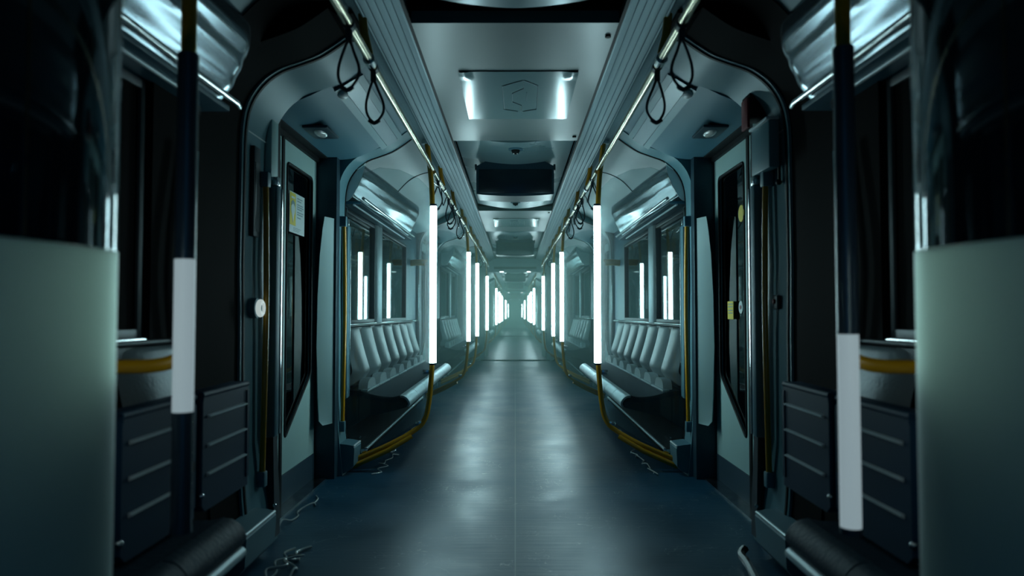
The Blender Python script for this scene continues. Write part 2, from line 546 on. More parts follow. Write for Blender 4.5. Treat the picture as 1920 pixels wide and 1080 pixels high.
# gangway between cars
g = MB()
for s in (1, -1):
    x0, x1 = sorted((s * 0.66, s * 1.14))
    g.box(x0, x1, -0.24, -0.14, 0.0, 2.2)
g.box(-0.67, 0.67, -0.24, -0.14, 1.86, 2.2)
gang = [centre('wall_end', g, 'panel')]
g = MB()
for s in (1, -1):
    for k in range(7):
        y = -0.13 + k * 0.09
        x0, x1 = sorted((s * (0.70 if k % 2 else 0.74), s * 0.80))
        g.box(x0, x1, y, y + 0.09, 0.0, 1.92)
gang.append(centre('wall_gangway', g, 'dark'))
gang.append(centre('ceiling', MB().box(-0.80, 0.80, -0.14, 0.55, 1.90, 1.95), 'vault'))
g = MB()
for s in (1, -1):
    x0, x1 = sorted((s * 0.68, s * 1.14))
    g.box(x0, x1, 0.50, 0.56, 0.0, 2.2)
g.box(-0.69, 0.69, 0.50, 0.56, 1.93, 2.2)
gang.append(centre('wall_end', g, 'jamb'))
gang.append(centre('trim_13', MB().box(-0.45, 0.45, -0.250, -0.238, 1.93, 1.98), 'black'))
gang.append(centre('trim_14', MB().box(-0.66, 0.66, -0.30, 0.50, 0.0, 0.012), 'floor'))
g = MB().box(-0.72, 0.72, -0.42, -0.30, 0.0, 0.02)
gang.append(centre('trim_15', g, 'black'))
g = MB()
for k in range(26):
    g.disc((-0.55 + k * 0.044, -0.39, 0.021), 0.009, 0.012, 'z', 8)
gang.append(centre('trim_16', g, 'alu'))

# windows: a frame and one pane each
wn = 0
win_protos = []
for (a, b) in [(0.75, 2.14)] + W1 + W2:
    wn += 1
    fr = MB()
    z0, z1 = 0.925, 1.70
    t = 0.028
    for (ya, yb, za, zb) in ((a, b, z0, z0 + t), (a, b, z1 - t, z1), (a, a + t, z0, z1), (b - t, b, z0, z1)):
        fr.box(1.118, 1.16, ya, yb, za, zb, 0.004)
    o = struct('window_%d' % wn, fr, 'dark')
    p = link('window_pane', MB().box(1.140, 1.146, a + 0.02, b - 0.02, z0 + 0.02, z1 - 0.02), 'window', o)
    if a < 2:
        link('window_surround', MB().box(1.127, 1.138, a + 0.02, a + 0.13, z0, z1).box(1.127, 1.138, b - 0.12, b - 0.02, z0, z1), 'void', o)
    win_protos.append(o)

# doors: two leaves per doorway
def rounded_leaf(y0, y1, z0, z1, wy0, wy1, wz0a, wz0b, wz1, x0, x1, n=5, r=0.035):
    """door leaf with a window hole; the lower window edge slants from wz0a (at wy0) to wz0b (at wy1)"""
    hole = []
    corners = [(wy0, wz0a), (wy1, wz0b), (wy1, wz1), (wy0, wz1)]
    for i, c in enumerate(corners):
        p = Vector(corners[i - 1]); q = Vector(c); nx = Vector(corners[(i + 1) % 4])
        a = q + (p - q).normalized() * r; b = q + (nx - q).normalized() * r
        for k in range(n + 1):
            t = k / n
            hole.append(tuple((1 - t) ** 2 * a + 2 * t * (1 - t) * q + t * t * b))
    outer = []
    for h in hole:                                   # match each hole point to a point of the outer rectangle
        c = Vector(((wy0 + wy1) / 2, (wz0a + wz1) / 2)); d = Vector(h) - c
        outer.append(h)
    oc = [(y0, z0), (y1, z0), (y1, z1), (y0, z1)]
    mb = MB()
    m = n + 1
    vs, fs = [], []
    H = len(hole)
    for x in (x0, x1):
        vs += [(x, h[0], h[1]) for h in hole]
        vs += [(x, c[0], c[1]) for c in oc]
    S = H + 4
    for side in (0, 1):
        o = side * S
        for i in range(4):
            for k in range(n):
                fs.append((o + i * m + k, o + i * m + k + 1, o + H + i))
            j = (i + 1) % 4
            fs.append((o + i * m + n, o + j * m, o + H + j, o + H + i))
    for i in range(H):
        fs.append((i, (i + 1) % H, S + (i + 1) % H, S + i))
    for i in range(4):
        j = (i + 1) % 4
        fs.append((H + i, H + j, S + H + j, S + H + i))
    mb.add(vs, fs)
    pane = MB().prism(hole, x0 + 0.012, x0 + 0.018, 'x')
    rim = MB()
    rim.tube([(x0 + 0.0, h[0], h[1]) for h in hole], 0.008, 8, closed=True)
    return mb, pane, rim

door_protos = []
dn = 0
for (y0, y1) in ((3.10, 4.32), (8.42, 9.66), (13.70, 14.86)):
    dn += 1
    mid = (y0 + y1) / 2 - 0.01
    root = thing('door_%d' % dn, '', '', (1.21, mid, 0))
    del root['label']; del root['category']
    root['kind'] = 'structure'
    for (a, b, flip) in ((y0 + 0.0, mid - 0.008, True), (mid + 0.008, y1 - 0.0, False)):
        zt = 1.915
        if not flip:
            body, pane, rim = rounded_leaf(a, b, 0.16, zt, a + 0.055, b - 0.09, 0.34, 0.64, 1.80, 1.21, 1.245)
        else:
            body, pane, rim = rounded_leaf(a, b, 0.16, zt, a + 0.09, b - 0.055, 0.64, 0.34, 1.80, 1.21, 1.245)
        leaf = link('door_leaf', body, 'door', root)
        link('door_pane', pane, 'window', leaf)
        link('pane_rim', rim, 'black', leaf)
        link('kick_plate', MB().box(1.207, 1.247, a, b, 0.012, 0.158), 'doorlow', leaf)
    link('rubber_seal', MB().box(1.204, 1.25, mid - 0.022, mid + 0.012, 0.01, 1.915), 'black', root)
    door_protos.append(root)

# repeat the structure
for o in list(mods):
    for k in range(NCAR):
        for s in (1, -1):
            if k == 0 and s == 1: continue
            nm = o.name.split('.')[0]
            if s == -1: nm = nm.replace('_right', '_left')
            c = dup(o, s, k * CAR, name=nm)
for o in cent:
    for k in range(1, NCAR):
        dup(o, 1, k * CAR, name=o.name.split('.')[0])
for lst, nn in ((win_protos, 'window_'), (door_protos, 'door_')):
    cnt = len(lst)
    for k in range(NCAR):
        for s in (1, -1):
            if k == 0 and s == 1: continue
            for o in lst:
                cnt += 1
                dup(o, s, k * CAR, name=nn + str(cnt))
struct('wall_far', MB().box(-1.3, 1.3, YEND + 0.1, YEND + 0.2, 0, 2.3), 'wall')
# outer skin so the cars are closed boxes
for s, nm in ((1, 'wall_right'), (-1, 'wall_left')):
    x0, x1 = sorted((s * 1.36, s * 1.40))
    struct(nm, MB().box(x0, x1, -1.0, YEND + 0.5, -0.06, 2.34), 'void')
struct('ceiling', MB().box(-1.4, 1.4, -1.0, YEND + 0.5, 2.30, 2.34), 'void')

# ------------------------------------------------------------------ benches
def bench_pad(y, wdt):
    """one backrest pad: sculpted, bulging in the middle, leaning back"""
    prof = [(1.095, 0.900), (1.075, 0.885), (1.052, 0.80), (1.022, 0.70), (0.998, 0.625), (1.0, 0.595), (1.022, 0.56), (1.05, 0.52)]
    pp = smooth2(prof, 3)
    def fn(u, v):
        i = v * (len(pp) - 1); k = min(int(i), len(pp) - 2); t = i - k
        x = pp[k][0] * (1 - t) + pp[k + 1][0] * t; z = pp[k][1] * (1 - t) + pp[k + 1][1] * t
        e = abs(u * 2 - 1)
        narrow = 1.0 - 0.16 * max(0, v - 0.15)
        x += 0.075 * e ** 3.2 * (0.35 + v * 0.9)
        return (x, y + wdt * (0.5 + (u - 0.5) * narrow) , z)
    return MB().grid(fn, 14, len(pp) - 1)

def make_bench(y0, y1, n, label, dx=0.0, dz=0.0, yf=None, edge='alu'):
    yf = yf or y1
    Q = lambda pts: [(x + dx if x < 0.95 else x, z + dz if x < 1.05 else z) for x, z in pts]
    b = thing('bench_seat', label, 'bench', (0.95, (y0 + y1) / 2, 0), 'long benches along the car walls')
    seat = smooth2(Q([(1.08, 0.500), (1.0, 0.495), (0.90, 0.468), (0.80, 0.458), (0.745, 0.468)]), 3)
    link('seat_cushion', MB().prism(shell(seat, 0.035), y0, yf), 'seat', b)
    roll = smooth2(Q([(0.745, 0.468), (0.715, 0.462), (0.69, 0.440), (0.680, 0.412), (0.690, 0.392)]), 3)
    mb = MB()
    L = (yf - y0)
    for k in range(n):
        a = y0 + L * k / n; c = y0 + L * (k + 1) / n - 0.006
        mb.prism(shell(roll, 0.012), a, c)
    link('front_edge', mb, edge, b)
    if edge != 'alu':
        link('front_bar', MB().tube([(0.690 + dx, y0, 0.375 + dz), (0.690 + dx, yf - 0.02, 0.375 + dz)], 0.017, 12), 'alu', b)
    # underside and end cap
    under = Q([(1.10, 0.470), (1.0, 0.462), (0.90, 0.436), (0.80, 0.426), (0.745, 0.438), (0.705, 0.425), (0.70, 0.392), (0.76, 0.375), (0.95, 0.33), (1.07, 0.26), (1.10, 0.24)])
    link('seat_base', MB().prism(under, y0 + 0.004, yf - 0.004), 'dark', b)
    w = (y1 - y0) / n
    for k in range(n):
        p = link('backrest', bench_pad(y0 + k * w + 0.020, w - 0.040), 'pad', b, 60)
    link('back_panel', MB().box(1.098, 1.125, y0, y1, 0.50, 0.90), 'dark', b)
    link('top_rail', MB().tube([(1.098, y0, 0.912), (1.098, y1, 0.912)], 0.009, 10), 'dark', b)
    for k in range(n):
        yc = y0 + (k + 0.5) * w
        mbk = MB()
        poly = smooth2([(yc - 0.14, 0.492), (yc - 0.12, 0.54), (yc - 0.06, 0.562), (yc + 0.06, 0.562), (yc + 0.12, 0.54), (yc + 0.14, 0.492)], 2)
        mbk.prism(poly, 0.970, 1.03, 'x')
        mbk.box(0.955, 1.0, yc - w * 0.47, yc + w * 0.47, 0.486, 0.502, 0.004)
        link('seat_bracket', mbk, 'alu', b)
    link('kick_rail', MB().tube([(0.985, y0 - 0.0, 0.105), (0.985, y1 + 0.0, 0.105)], 0.011, 10), 'alu', b)
    link('kick_board', MB().prism([(0.99, 0.11), (0.985, 0.09), (1.06, 0.0), (1.12, 0.0), (1.12, 0.24)], y0, y1), 'void', b)
    return b

BL = 'long bench with grey ribbed backrests on the %s wall, %s'
bA = make_bench(0.62, 2.40, 4, BL % ('right', 'behind the two dark ribbed panels'), dx=0.085, dz=-0.05, yf=2.06, edge='seat')
bC = make_bench(4.64, 7.62, 7, BL % ('right', 'just past the first doorway'))
bD = make_bench(10.42, 13.40, 7, BL % ('right', 'between second doorway and gangway'))
dup(bA, -1, 0, BL % ('left', 'behind the two dark ribbed panels'))
dup(bC, -1, 0, BL % ('left', 'just past the first doorway'))
dup(bD, -1, 0, BL % ('left', 'between second doorway and gangway'))
for k in range(1, NCAR):
    for s in (1, -1):
        for p, w_ in ((bA, 'at its near end'), (bC, 'before its middle doorway'), (bD, 'beyond its middle doorway')):
            dup(p, s, k * CAR, 'long grey bench on the %s wall of the %s car, %s' % (SIDE[s], ORD[k], w_))

# ------------------------------------------------------------------ silver light covers over the windows
def make_duct(y0, y1, label, flat=0.0):
    r = thing('light_cover', label, 'light cover', (1.02, (y0 + y1) / 2, 1.85), 'silver covers above the windows')
    sec = smooth2([(0.935, 2.02), (0.928, 1.975), (0.942, 1.925), (0.962, 1.875), (0.990, 1.82), (1.020, 1.77), (1.05, 1.735), (1.09, 1.722)], 3)
    cx, cz = 1.06, 1.88
    def fn(u, v):
        yy = y0 + (y1 - y0) * v
        d = y1 - yy
        R_ = 0.14
        k = 1.0 if d > R_ else math.sqrt(max(0.0, 1 - ((R_ - d) / R_) ** 2)) * 0.75 + 0.25
        i_ = u * (len(sec) - 1); a = min(int(i_), len(sec) - 2); t = i_ - a
        x = sec[a][0] * (1 - t) + sec[a + 1][0] * t; z = sec[a][1] * (1 - t) + sec[a + 1][1] * t
        x += flat * (0.055 - 0.03 * u) * max(0.0, 1 - v * 1.15); z -= flat * 0.03 * (1 - u) * max(0.0, 1 - v * 1.15)
        wob = 0.003 * math.sin(yy * 4.3 + u * 9) + 0.0025 * math.sin(u * 31 + yy * 1.5)
        return (cx + (x - cx + wob) * k, yy, cz + (z - cz) * k)
    mb = MB().grid(fn, 24, 90)
    link('cover', mb, 'duct', r, 60)
    link('near_cap', MB().prism([(x + flat * (0.055 - 0.03 * i / len(sec)), z - flat * 0.03 * (1 - i / len(sec))) for i, (x, z) in enumerate(sec)] + [(1.14, 1.74), (1.14, 2.02)], y0, y0 + 0.004), 'alu', r)
    link('end_cap', MB().ball((cx - 0.005, y1 - 0.004, cz), 0.04, 0.8, 0.35, 1.0, 16), 'duct', r)
    rail = MB().tube([(0.985, y0, 1.742), (0.985, y1 - 0.08, 1.742), (1.0, y1 - 0.02, 1.745)], 0.011, 10)
    link('lower_rail', rail, 'chrome', r)
    link('lower_rail', MB().tube([(1.045, y0, 1.70), (1.045, y1 - 0.3, 1.70)], 0.007, 8), 'alu', r)
    ledge = MB().box(1.0, 1.12, y0, y1 - 0.1, 1.705, 1.725, 0.004)
    link('ledge', ledge, 'wall', r)
    return r
dA = make_duct(0.60, 2.58, 'glossy silver rounded cover above the dark window beside the %s ribbed panels' % 'right')
dC = make_duct(4.61, 7.0, 'glossy rippled silver cover above the right windows past the first doorway', 1.0)
dD = make_duct(10.9, 13.36, 'glossy silver cover above the right windows beyond the second doorway')
dup(dA, -1, 0, 'glossy silver rounded cover above the dark window beside the left ribbed panels')
dup(dC, -1, 0, 'glossy rippled silver cover above the left windows past the first doorway')
dup(dD, -1, 0, 'glossy silver cover above the left windows beyond the second doorway')
for k in range(1, NCAR - 1):
    for s in (1, -1):
        for p, w_ in ((dC, 'nearer'), (dD, 'farther')):
            dup(p, s, k * CAR, '%s silver light cover above the %s windows of the %s car' % (w_, SIDE[s], ORD[k]))

# ------------------------------------------------------------------ grab poles with glass screens and tube lights
def make_screen(yp, d, label):
    """bowed yellow pole at yp whose foot runs out to the wall, with a clear glass sheet; d = +1 if the wall foot is nearer the doorway at smaller y"""
    r = thing('glass_screen', label, 'glass screen', (0.53, yp, 0), 'glass screens at the bench ends')
    yf = yp - 0.05 * d
    upper = [(0.575, yp, 2.115), (0.562, yp, 2.0), (0.545, yp, 1.85), (0.535, yp, 1.62), (0.530, yp, 1.35), (0.530, yp, 1.0), (0.536, yp, 0.66), (0.556, yp, 0.42), (0.585, yp, 0.31), (0.65, yp - 0.01 * d, 0.245), (0.80, yf, 0.165), (1.02, yf, 0.07)]
    link('grab_pole', MB().tube(upper, 0.0165, 14, smooth=5), 'yellow', r)
    link('ceiling_flange', MB().disc((0.577, yp, 2.108), 0.032, 0.02, 'z', 16), 'alu', r)
    link('bottom_rail', MB().tube([(0.66, yp - 0.03 * d, 0.215), (0.80, yf - 0.03 * d, 0.135), (1.02, yf - 0.03 * d, 0.035)], 0.016, 10), 'yellow', r)
    poly = [(0.550, 1.80), (0.548, 1.0), (0.556, 0.66), (0.576, 0.43), (0.61, 0.315), (0.80, 0.19), (1.04, 0.09), (1.095, 0.09), (1.097, 1.62), (1.085, 1.76), (1.04, 1.86), (0.98, 1.91), (0.88, 1.945), (0.75, 1.93), (0.62, 1.87)]
    link('glass_sheet', MB().prism(poly, yp - 0.003, yp + 0.003), 'glass', r)
    for (x, z) in ((0.575, 0.62), (0.62, 0.29), (0.97, 0.115)):
        link('clamp', MB().box(x - 0.02, x + 0.02, yp - 0.014, yp + 0.014, z - 0.012, z + 0.016, 0.003), 'chrome', r)
    return r
SCR = [(4.62, 1, 'just past the first doorway'), (8.12, -1, 'before the second doorway'), (9.94, 1, 'after the second doorway'), (13.44, -1, 'before the gangway')]
scr = []
for yp, d, w_ in SCR:
    p = make_screen(yp, d, 'clear glass screen on a bowed yellow pole, right side, %s' % w_)
    dup(p, -1, 0, 'clear glass screen on a bowed yellow pole, left side, %s' % w_)
    scr.append(p)
for k in range(1, NCAR):
    for s in (1, -1):
        for p, (yp, d, w_) in zip(scr, SCR):
            dup(p, s, k * CAR, 'glass screen and pole, %s of the %s car, %s' % (SIDE[s], ORD[k], w_.replace('the first', 'its first').replace('the second', 'its middle').replace('the gangway', 'its far end')))

def make_tube(x, y, z0, z1, label, lit='tube', segs=None, off=(-0.004, -0.040)):
    r = thing('tube_light', label, 'tube light', (x + off[0], y + off[1], z0), 'upright tube lights on the poles')
    X, Y = x + off[0], y + off[1]
    R = 0.0215
    if segs is None:
        link('diffuser', MB().tube([(X, Y, z0 + 0.012), (X, Y, z1 - 0.012)], R, 20), lit, r)
    else:
        for a, b, m, nm in segs:
            link(nm, MB().tube([(X, Y, a), (X, Y, b)], R, 24), m, r)
    for z in (z0, z1 - 0.014):
        link('end_cap', MB().tube([(X, Y, z), (X, Y, z + 0.014)], R + 0.0006, 20), 'tubeoff' , r)
    for z in (z0 + 0.12, z1 - 0.12):
        link('mounting_clip', MB().box(X - 0.008, X + 0.008, Y + R - 0.002, Y + 0.046, z, z + 0.02), 'black', r)
    return r
tubes = []
for i, (yp, d, w_) in enumerate(SCR):
    p = make_tube(0.530, yp, 0.668, 1.700, 'glowing white tube light, right side, on the pole %s' % w_)
    dup(p, -1, 0, 'glowing white tube light, left side, on the pole %s' % w_)
    tubes.append(p)

# the pole beside the ribbed panels, with a cross bar to the wall
def make_near_pole(label):
    r = thing('grab_pole', label, 'grab pole', (0.70, 1.57, 0), 'poles beside the ribbed seat panels')
    link('upright', MB().tube([(0.727, 1.57, 2.11), (0.727, 1.57, 1.6), (0.727, 1.57, 1.2), (0.727, 1.57, 0.9), (0.727, 1.57, 0.56)], 0.0165, 14, smooth=4), 'yellow', r)
    link('cross_bar', MB().tube([(0.727, 1.585, 0.915), (0.75, 1.575, 0.895), (0.79, 1.565, 0.885), (0.86, 1.56, 0.883), (1.0, 1.56, 0.883), (1.12, 1.56, 0.885)], 0.0155, 14, smooth=4), 'yellow', r)
    return r
npole = make_near_pole('yellow pole with a cross bar, holding the dim tube beside the right ribbed panels')
dup(npole, -1, 0, 'yellow pole with a cross bar, holding the dim tube beside the left ribbed panels')
tR = make_tube(0.727, 1.57, 0.535, 1.572, 'tube light lit only in its lower third, beside the right ribbed panels', off=(-0.019, -0.042), segs=[(0.549, 0.955, 'tubedim', 'lit_segment'), (0.955, 1.558, 'tubeoff', 'dark_segment')])
tL = make_tube(-0.727, 1.57, 0.535, 1.560, 'tube light lit only around its middle, beside the left ribbed panels', off=(0.019, -0.042), segs=[(0.549, 0.79, 'tubeoff', 'dark_segment'), (0.79, 1.115, 'tubedim', 'lit_segment'), (1.115, 1.546, 'tubeoff', 'dark_segment')])
tLit = make_tube(0.70, 1.57 + CAR, 0.535, 1.572, 'glowing white tube light, right side, near end of the second car')
lit_far = [(tLit, 'at its near end')] + [(p, 'on the pole ' + w_.replace('the first', 'its first').replace('the second', 'its middle').replace('the gangway', 'its far end')) for p, (yp, d, w_) in zip(tubes, SCR)]
for k in range(1, NCAR):
    for s in (1, -1):
        for i, (p, w_) in enumerate(lit_far):
            if k >= 2 and i not in (2, 3): continue
            lab = 'lit tube, %s side of the %s car, %s' % (SIDE[s], ORD[k], w_)
            if i == 0:
                if k == 1 and s == 1:
                    p['label'] = lab
                    continue
                dup(p, s, (k - 1) * CAR, lab)
            else:
                dup(p, s, k * CAR, lab)
        dup(npole, s, k * CAR, 'yellow pole with cross bar, %s side, near end of the %s car' % (SIDE[s], ORD[k]))

# ------------------------------------------------------------------ ribbed seat panels on the near benches
def make_ribbed(y0, y1, ztop, zbot, label):
    r = thing('ribbed_seat_panel', label, 'seat panel', (0.90, (y0 + y1) / 2, zbot), 'dark ribbed panels on the near benches')
    link('panel', MB().prism([(y0, zbot + 0.02), (y0 + 0.02, zbot), (y1, zbot), (y1, ztop - 0.02), (y1 - 0.01, ztop), (y0 + 0.01, ztop), (y0, ztop - 0.02)], 0.900, 0.96, 'x'), 'ribbed', r)
    link('top_lip', MB().tube([(0.906, y0, ztop), (0.906, y1, ztop)], 0.010, 10).box(0.90, 0.96, y0, y1, ztop - 0.006, ztop + 0.008, 0.003), 'ribbed', r, 50)
    rib = MB()
    n = 4
    for k in range(1, n):
        z = ztop - (ztop - zbot) * k / n + 0.02
        rib.prism([(0.901, z - 0.006), (0.891, z - 0.001), (0.891, z + 0.0025), (0.901, z + 0.005)], y0 + 0.03, y1 - 0.03)
    link('ribs', rib, 'alu', r)
    link('border', MB().box(0.896, 0.901, y1 - 0.018, y1 - 0.002, zbot + 0.03, ztop - 0.02), 'ribbed', r)
    link('bolt', MB().ball((0.90, y0 - 0.005, zbot + 0.05), 0.009, n=10), 'chrome', r)
    link('wall_arm', MB().box(0.95, 1.14, (y0 + y1) / 2 - 0.03, (y0 + y1) / 2 + 0.03, 0.44, 0.50, 0.004), 'dark', r)
    return r
ra = make_ribbed(1.645, 2.02, 0.762, 0.425, 'nearer dark ribbed seat panel beside the right half-lit tube')
rb_ = make_ribbed(2.07, 2.42, 0.762, 0.425, 'farther dark ribbed seat panel, right side, next to the grey floor box')
dup(ra, -1, 0, 'nearer dark ribbed seat panel behind the left half-lit tube')
dup(rb_, -1, 0, 'farther dark ribbed seat panel, left side, next to the grey floor box')

# ------------------------------------------------------------------ frosted corner screens at the car ends
def make_corner(label):
    r = thing('corner_screen', label, 'corner screen', (0.66, 0.95, 0), 'curved corner screens at the near car end')
    path = catmull([Vector(p) for p in ((0.685, 1.155, 0), (0.655, 1.145, 0), (0.632, 1.11, 0), (0.622, 1.05, 0), (0.628, 0.97, 0), (0.65, 0.88, 0), (0.69, 0.78, 0), (0.74, 0.68, 0))], 5)
    def sheet(z0, z1, t):
        poly = [(p.x, p.y) for p in path]
        return MB().prism(shell(poly, t), z0, z1, 'z')
    link('frosted_lower_panel', sheet(0.02, 1.095, -0.010), 'frost', r, 60)
    link('smoked_upper_panel', sheet(1.0955, 2.10, -0.010), 'smoke', r, 60)
    return r
cs = make_corner('curved screen with frosted lower half and smoked top, near right corner')
dup(cs, -1, 0, 'curved screen with frosted lower half and smoked top, near left corner')
for k in range(1, NCAR - 1):
    for s in (1, -1):
        dup(cs, s, k * CAR, 'curved frosted corner screen, %s side, where the %s car begins' % (SIDE[s], ORD[k]))
bt = make_tube(0.672, 1.105, 0.88, 1.17, 'added unseen fill tube behind the frosted right corner screen', lit='tubefill', off=(0, 0))  # tube added out of sight so the frosted half glows
dup(bt, -1, 0, 'added unseen fill tube behind the frosted left corner screen')

# ------------------------------------------------------------------ overhead rails, hangers, straps
def make_rail(y0, y1, label):
    r = thing('overhead_rail', label, 'grab rail', (0.535, (y0 + y1) / 2, 1.93), 'overhead grab rails')
    link('rail', MB().tube([(0.537, y0, 1.93), (0.537, y1, 1.935)], 0.0155, 16), 'rail', r)
    return r
rails = [(1.20, 2.58, 'above the ribbed seat panels'), (2.64, 4.60, 'beside the first doorway'), (4.68, 8.08, 'above the bench past the first doorway'), (8.16, 9.90, 'beside the second doorway'), (9.98, 13.40, 'above the bench past the second doorway'), (13.48, 15.0, 'beside the third doorway')]
hang = [2.61, 5.35, 6.4, 7.5, 9.0, 10.6, 11.7, 12.7, 14.2]
for (a, b, w_) in rails:
    p = make_rail(a, b, 'polished overhead grab rail, right side, %s' % w_)
    dup(p, -1, 0, 'polished overhead grab rail, left side, %s' % w_)
    for k in range(1, NCAR):
        if a < 2: continue
        for s in (1, -1):
            dup(p, s, k * CAR, 'grab rail, %s side, %s car, %s' % (SIDE[s], ORD[k], w_.replace('the first', 'its first').replace('the second', 'its second').replace('the third', 'its third')))
def make_hanger(y, label):
    r = thing('rail_hanger', label, 'rail hanger', (0.56, y, 1.93), 'hangers holding the overhead rails')
    link('post', MB().tube([(0.566, y, 2.105), (0.558, y, 2.03), (0.54, y, 1.955)], 0.016, 12), 'yellow', r)
    link('clamp', MB().disc((0.537, y, 1.932), 0.022, 0.05, 'y', 14), 'chrome', r)
    return r
hw = ['over the near doorway edge', 'first over the nearest long bench', 'second over the nearest long bench', 'third over the nearest long bench', 'beside the second doorway', 'first past the second doorway', 'second past the second doorway', 'third past the second doorway', 'beside the third doorway']
for y, w_ in zip(hang, hw):
    p = make_hanger(y, 'short yellow rail hanger, right side, %s' % w_)
    dup(p, -1, 0, 'short yellow rail hanger, left side, %s' % w_)
    if y > 5:
        for s in (1, -1):
            dup(p, s, CAR, 'rail hanger in the second car, %s side, %s' % (SIDE[s], w_.replace('the nearest', 'its nearer').replace('the second', 'its second').replace('the third', 'its third')))

def make_strap(y, label, sway=0.0, L=0.20):
    r = thing('hand_strap', label, 'hand strap', (0.537, y, 1.93), 'loop straps on the overhead rails')
    z = 1.93
    link('collar', MB().disc((0.537, y, z), 0.019, 0.03, 'y', 14).box(0.527, 0.547, y - 0.008, y + 0.008, z - 0.055, z - 0.012), 'strap', r)
    loop = [(0.537, y, z - 0.05), (0.537 + 0.018 + sway * .3, y, z - 0.09), (0.537 + 0.030 + sway * .6, y, z - 0.14), (0.537 + 0.026 + sway, y, z - L + 0.02), (0.537 + sway, y, z - L - 0.01), (0.537 - 0.030 + sway, y, z - L + 0.02), (0.537 - 0.036 + sway * .6, y, z - 0.14), (0.537 - 0.018 + sway * .3, y, z - 0.09)]
    link('loop', MB().tube(loop, 0.0048, 8, closed=True, smooth=5), 'strap', r)
    link('grip', MB().tube([(0.537 - 0.02 + sway, y, z - L), (0.537 + sway, y, z - L - 0.012), (0.537 + 0.02 + sway, y, z - L)], 0.008, 8, smooth=3), 'strap', r)
    return r
sw = [(2.28, 'nearest, before the first doorway', 0.005), (2.68, 'second nearest, at the first doorway', -0.004), (4.95, 'first past the lit pole', 0.01), (5.75, 'second past the lit pole', -0.01), (6.1, 'third past the lit pole', 0.015), (6.9, 'fourth past the lit pole', 0.0), (10.3, 'first past the second doorway', -0.01), (11.2, 'second past the second doorway', 0.01)]
for y, w_, s_ in sw:
    p = make_strap(y, 'dark loop strap hanging from the right rail, %s' % w_, s_)
    dup(p, -1, 0, 'dark loop strap hanging from the left rail, %s' % w_)

# tangled cables tied along the rails
def cable(pts, r, name, label, m='cable', group=None, k=5):
    c = Vector(pts[0])
    mb = MB().tube(pts, r, 7, smooth=k)
    return single(name, mb, m, label, 'cable', tuple(c), group)
for s in (1, -1):
    rnd = random.Random(11 + s)
    pts = []
    y = 4.7
    while y < 8.1:
        pts.append((s * (0.537 + 0.012 * rnd.uniform(-1, 1)), y, 1.915 - rnd.choice([0, 0, 0.015, 0.05, 0.10])))
        y += rnd.uniform(0.10, 0.22)
    cable(pts, 0.004, 'rail_cable', 'thin cable looping along the %s overhead rail past the first doorway' % SIDE[s])
    pts = []
    y = 10.0
    while y < 13.4:
        pts.append((s * (0.537 + 0.012 * rnd.uniform(-1, 1)), y, 1.915 - rnd.choice([0, 0, 0.02, 0.06, 0.12])))
        y += rnd.uniform(0.12, 0.25)
    cable(pts, 0.004, 'rail_cable', 'thin cable looping along the %s overhead rail past the second doorway' % SIDE[s])

# cables lying along the floor edges
def floor_cable(s, y0, y1, x, label, seed, n=1, amp=0.03, m='wire', r=0.005):
    rnd = random.Random(seed)
    pts = []
    y = y0
    while y < y1:
        pts.append((s * (x + rnd.uniform(-amp, amp)), y, r + 0.002 + rnd.choice([0, 0, 0.012, 0.02])))
        y += rnd.uniform(0.03, 0.09)
    return cable(pts, r, 'floor_cable', label, m, 'cables lying along the floor edges', 4)
floor_cable(-1, 2.62, 3.10, 0.905, 'shiny tangled cable on the floor under the left grey floor box', 3, amp=0.045, m='wire', r=0.0065)
floor_cable(-1, 2.45, 3.02, 0.93, 'second shiny cable twisted beside the left grey floor box', 4, amp=0.03, r=0.005)
floor_cable(-1, 2.50, 2.98, 0.88, 'loose shiny cable curl on the floor nearest the left floor box', 31, amp=0.05, r=0.005)
floor_cable(-1, 3.12, 3.95, 1.07, 'shiny tangled cable on the floor along the left door threshold', 5, amp=0.035, r=0.0045)
floor_cable(-1, 4.45, 6.2, 0.86, 'thin cable on the floor beneath the left bench past the doorway', 6, amp=0.05, r=0.004)
floor_cable(1, 4.40, 6.4, 0.86, 'thin cable on the floor beneath the right bench past the doorway', 8, amp=0.03, r=0.004)
cable([(0.86, 2.42, 0.012), (0.875, 2.58, 0.018), (0.90, 2.80, 0.03), (0.905, 2.90, 0.034), (0.93, 2.93, 0.05)], 0.016, 'floor_cable', 'thick black cable on the floor below the right grey floor box', 'cable', 'cables lying along the floor edges')
for s in (1, -1):
    for y0, c_ in ((14.95, 'second'), (14.8, 'first')):
        pass
    floor_cable(s, 14.7, 15.25, 0.80, 'cable bundle on the floor at the %s side of the gangway sill' % SIDE[s], 20 + s, amp=0.05, m='cable', r=0.008)

# ------------------------------------------------------------------ door-side handrails with guard fins
def make_jamb_rail(y, d, label, fin_y):
    r = thing('door_handrail', label, 'handrail', (1.07, y, 0.3), 'upright handrails beside the doorways')
    link('rail', MB().tube([(1.072, y, 0.325), (1.066, y, 0.7), (1.063, y, 1.0), (1.066, y, 1.3), (1.072, y, 1.575)], 0.0125, 12, smooth=4), 'yellow', r)
    for z in (0.30, 1.575):
        link('mount', MB().box(1.055, 1.10, y - 0.02, y + 0.02, z - 0.035, z + 0.03, 0.005), 'foot', r)
    return r
jr1 = make_jamb_rail(3.05, 1, 'yellow upright handrail with dark mount, near edge of the right first doorway', 0)
jr2 = make_jamb_rail(4.46, -1, 'yellow upright handrail beside the pale fin, far edge of the right first doorway', 0)
dup(jr1, -1, 0, 'yellow upright handrail with dark mount, near edge of the left first doorway')
dup(jr2, -1, 0, 'yellow upright handrail beside the pale fin, far edge of the left first doorway')

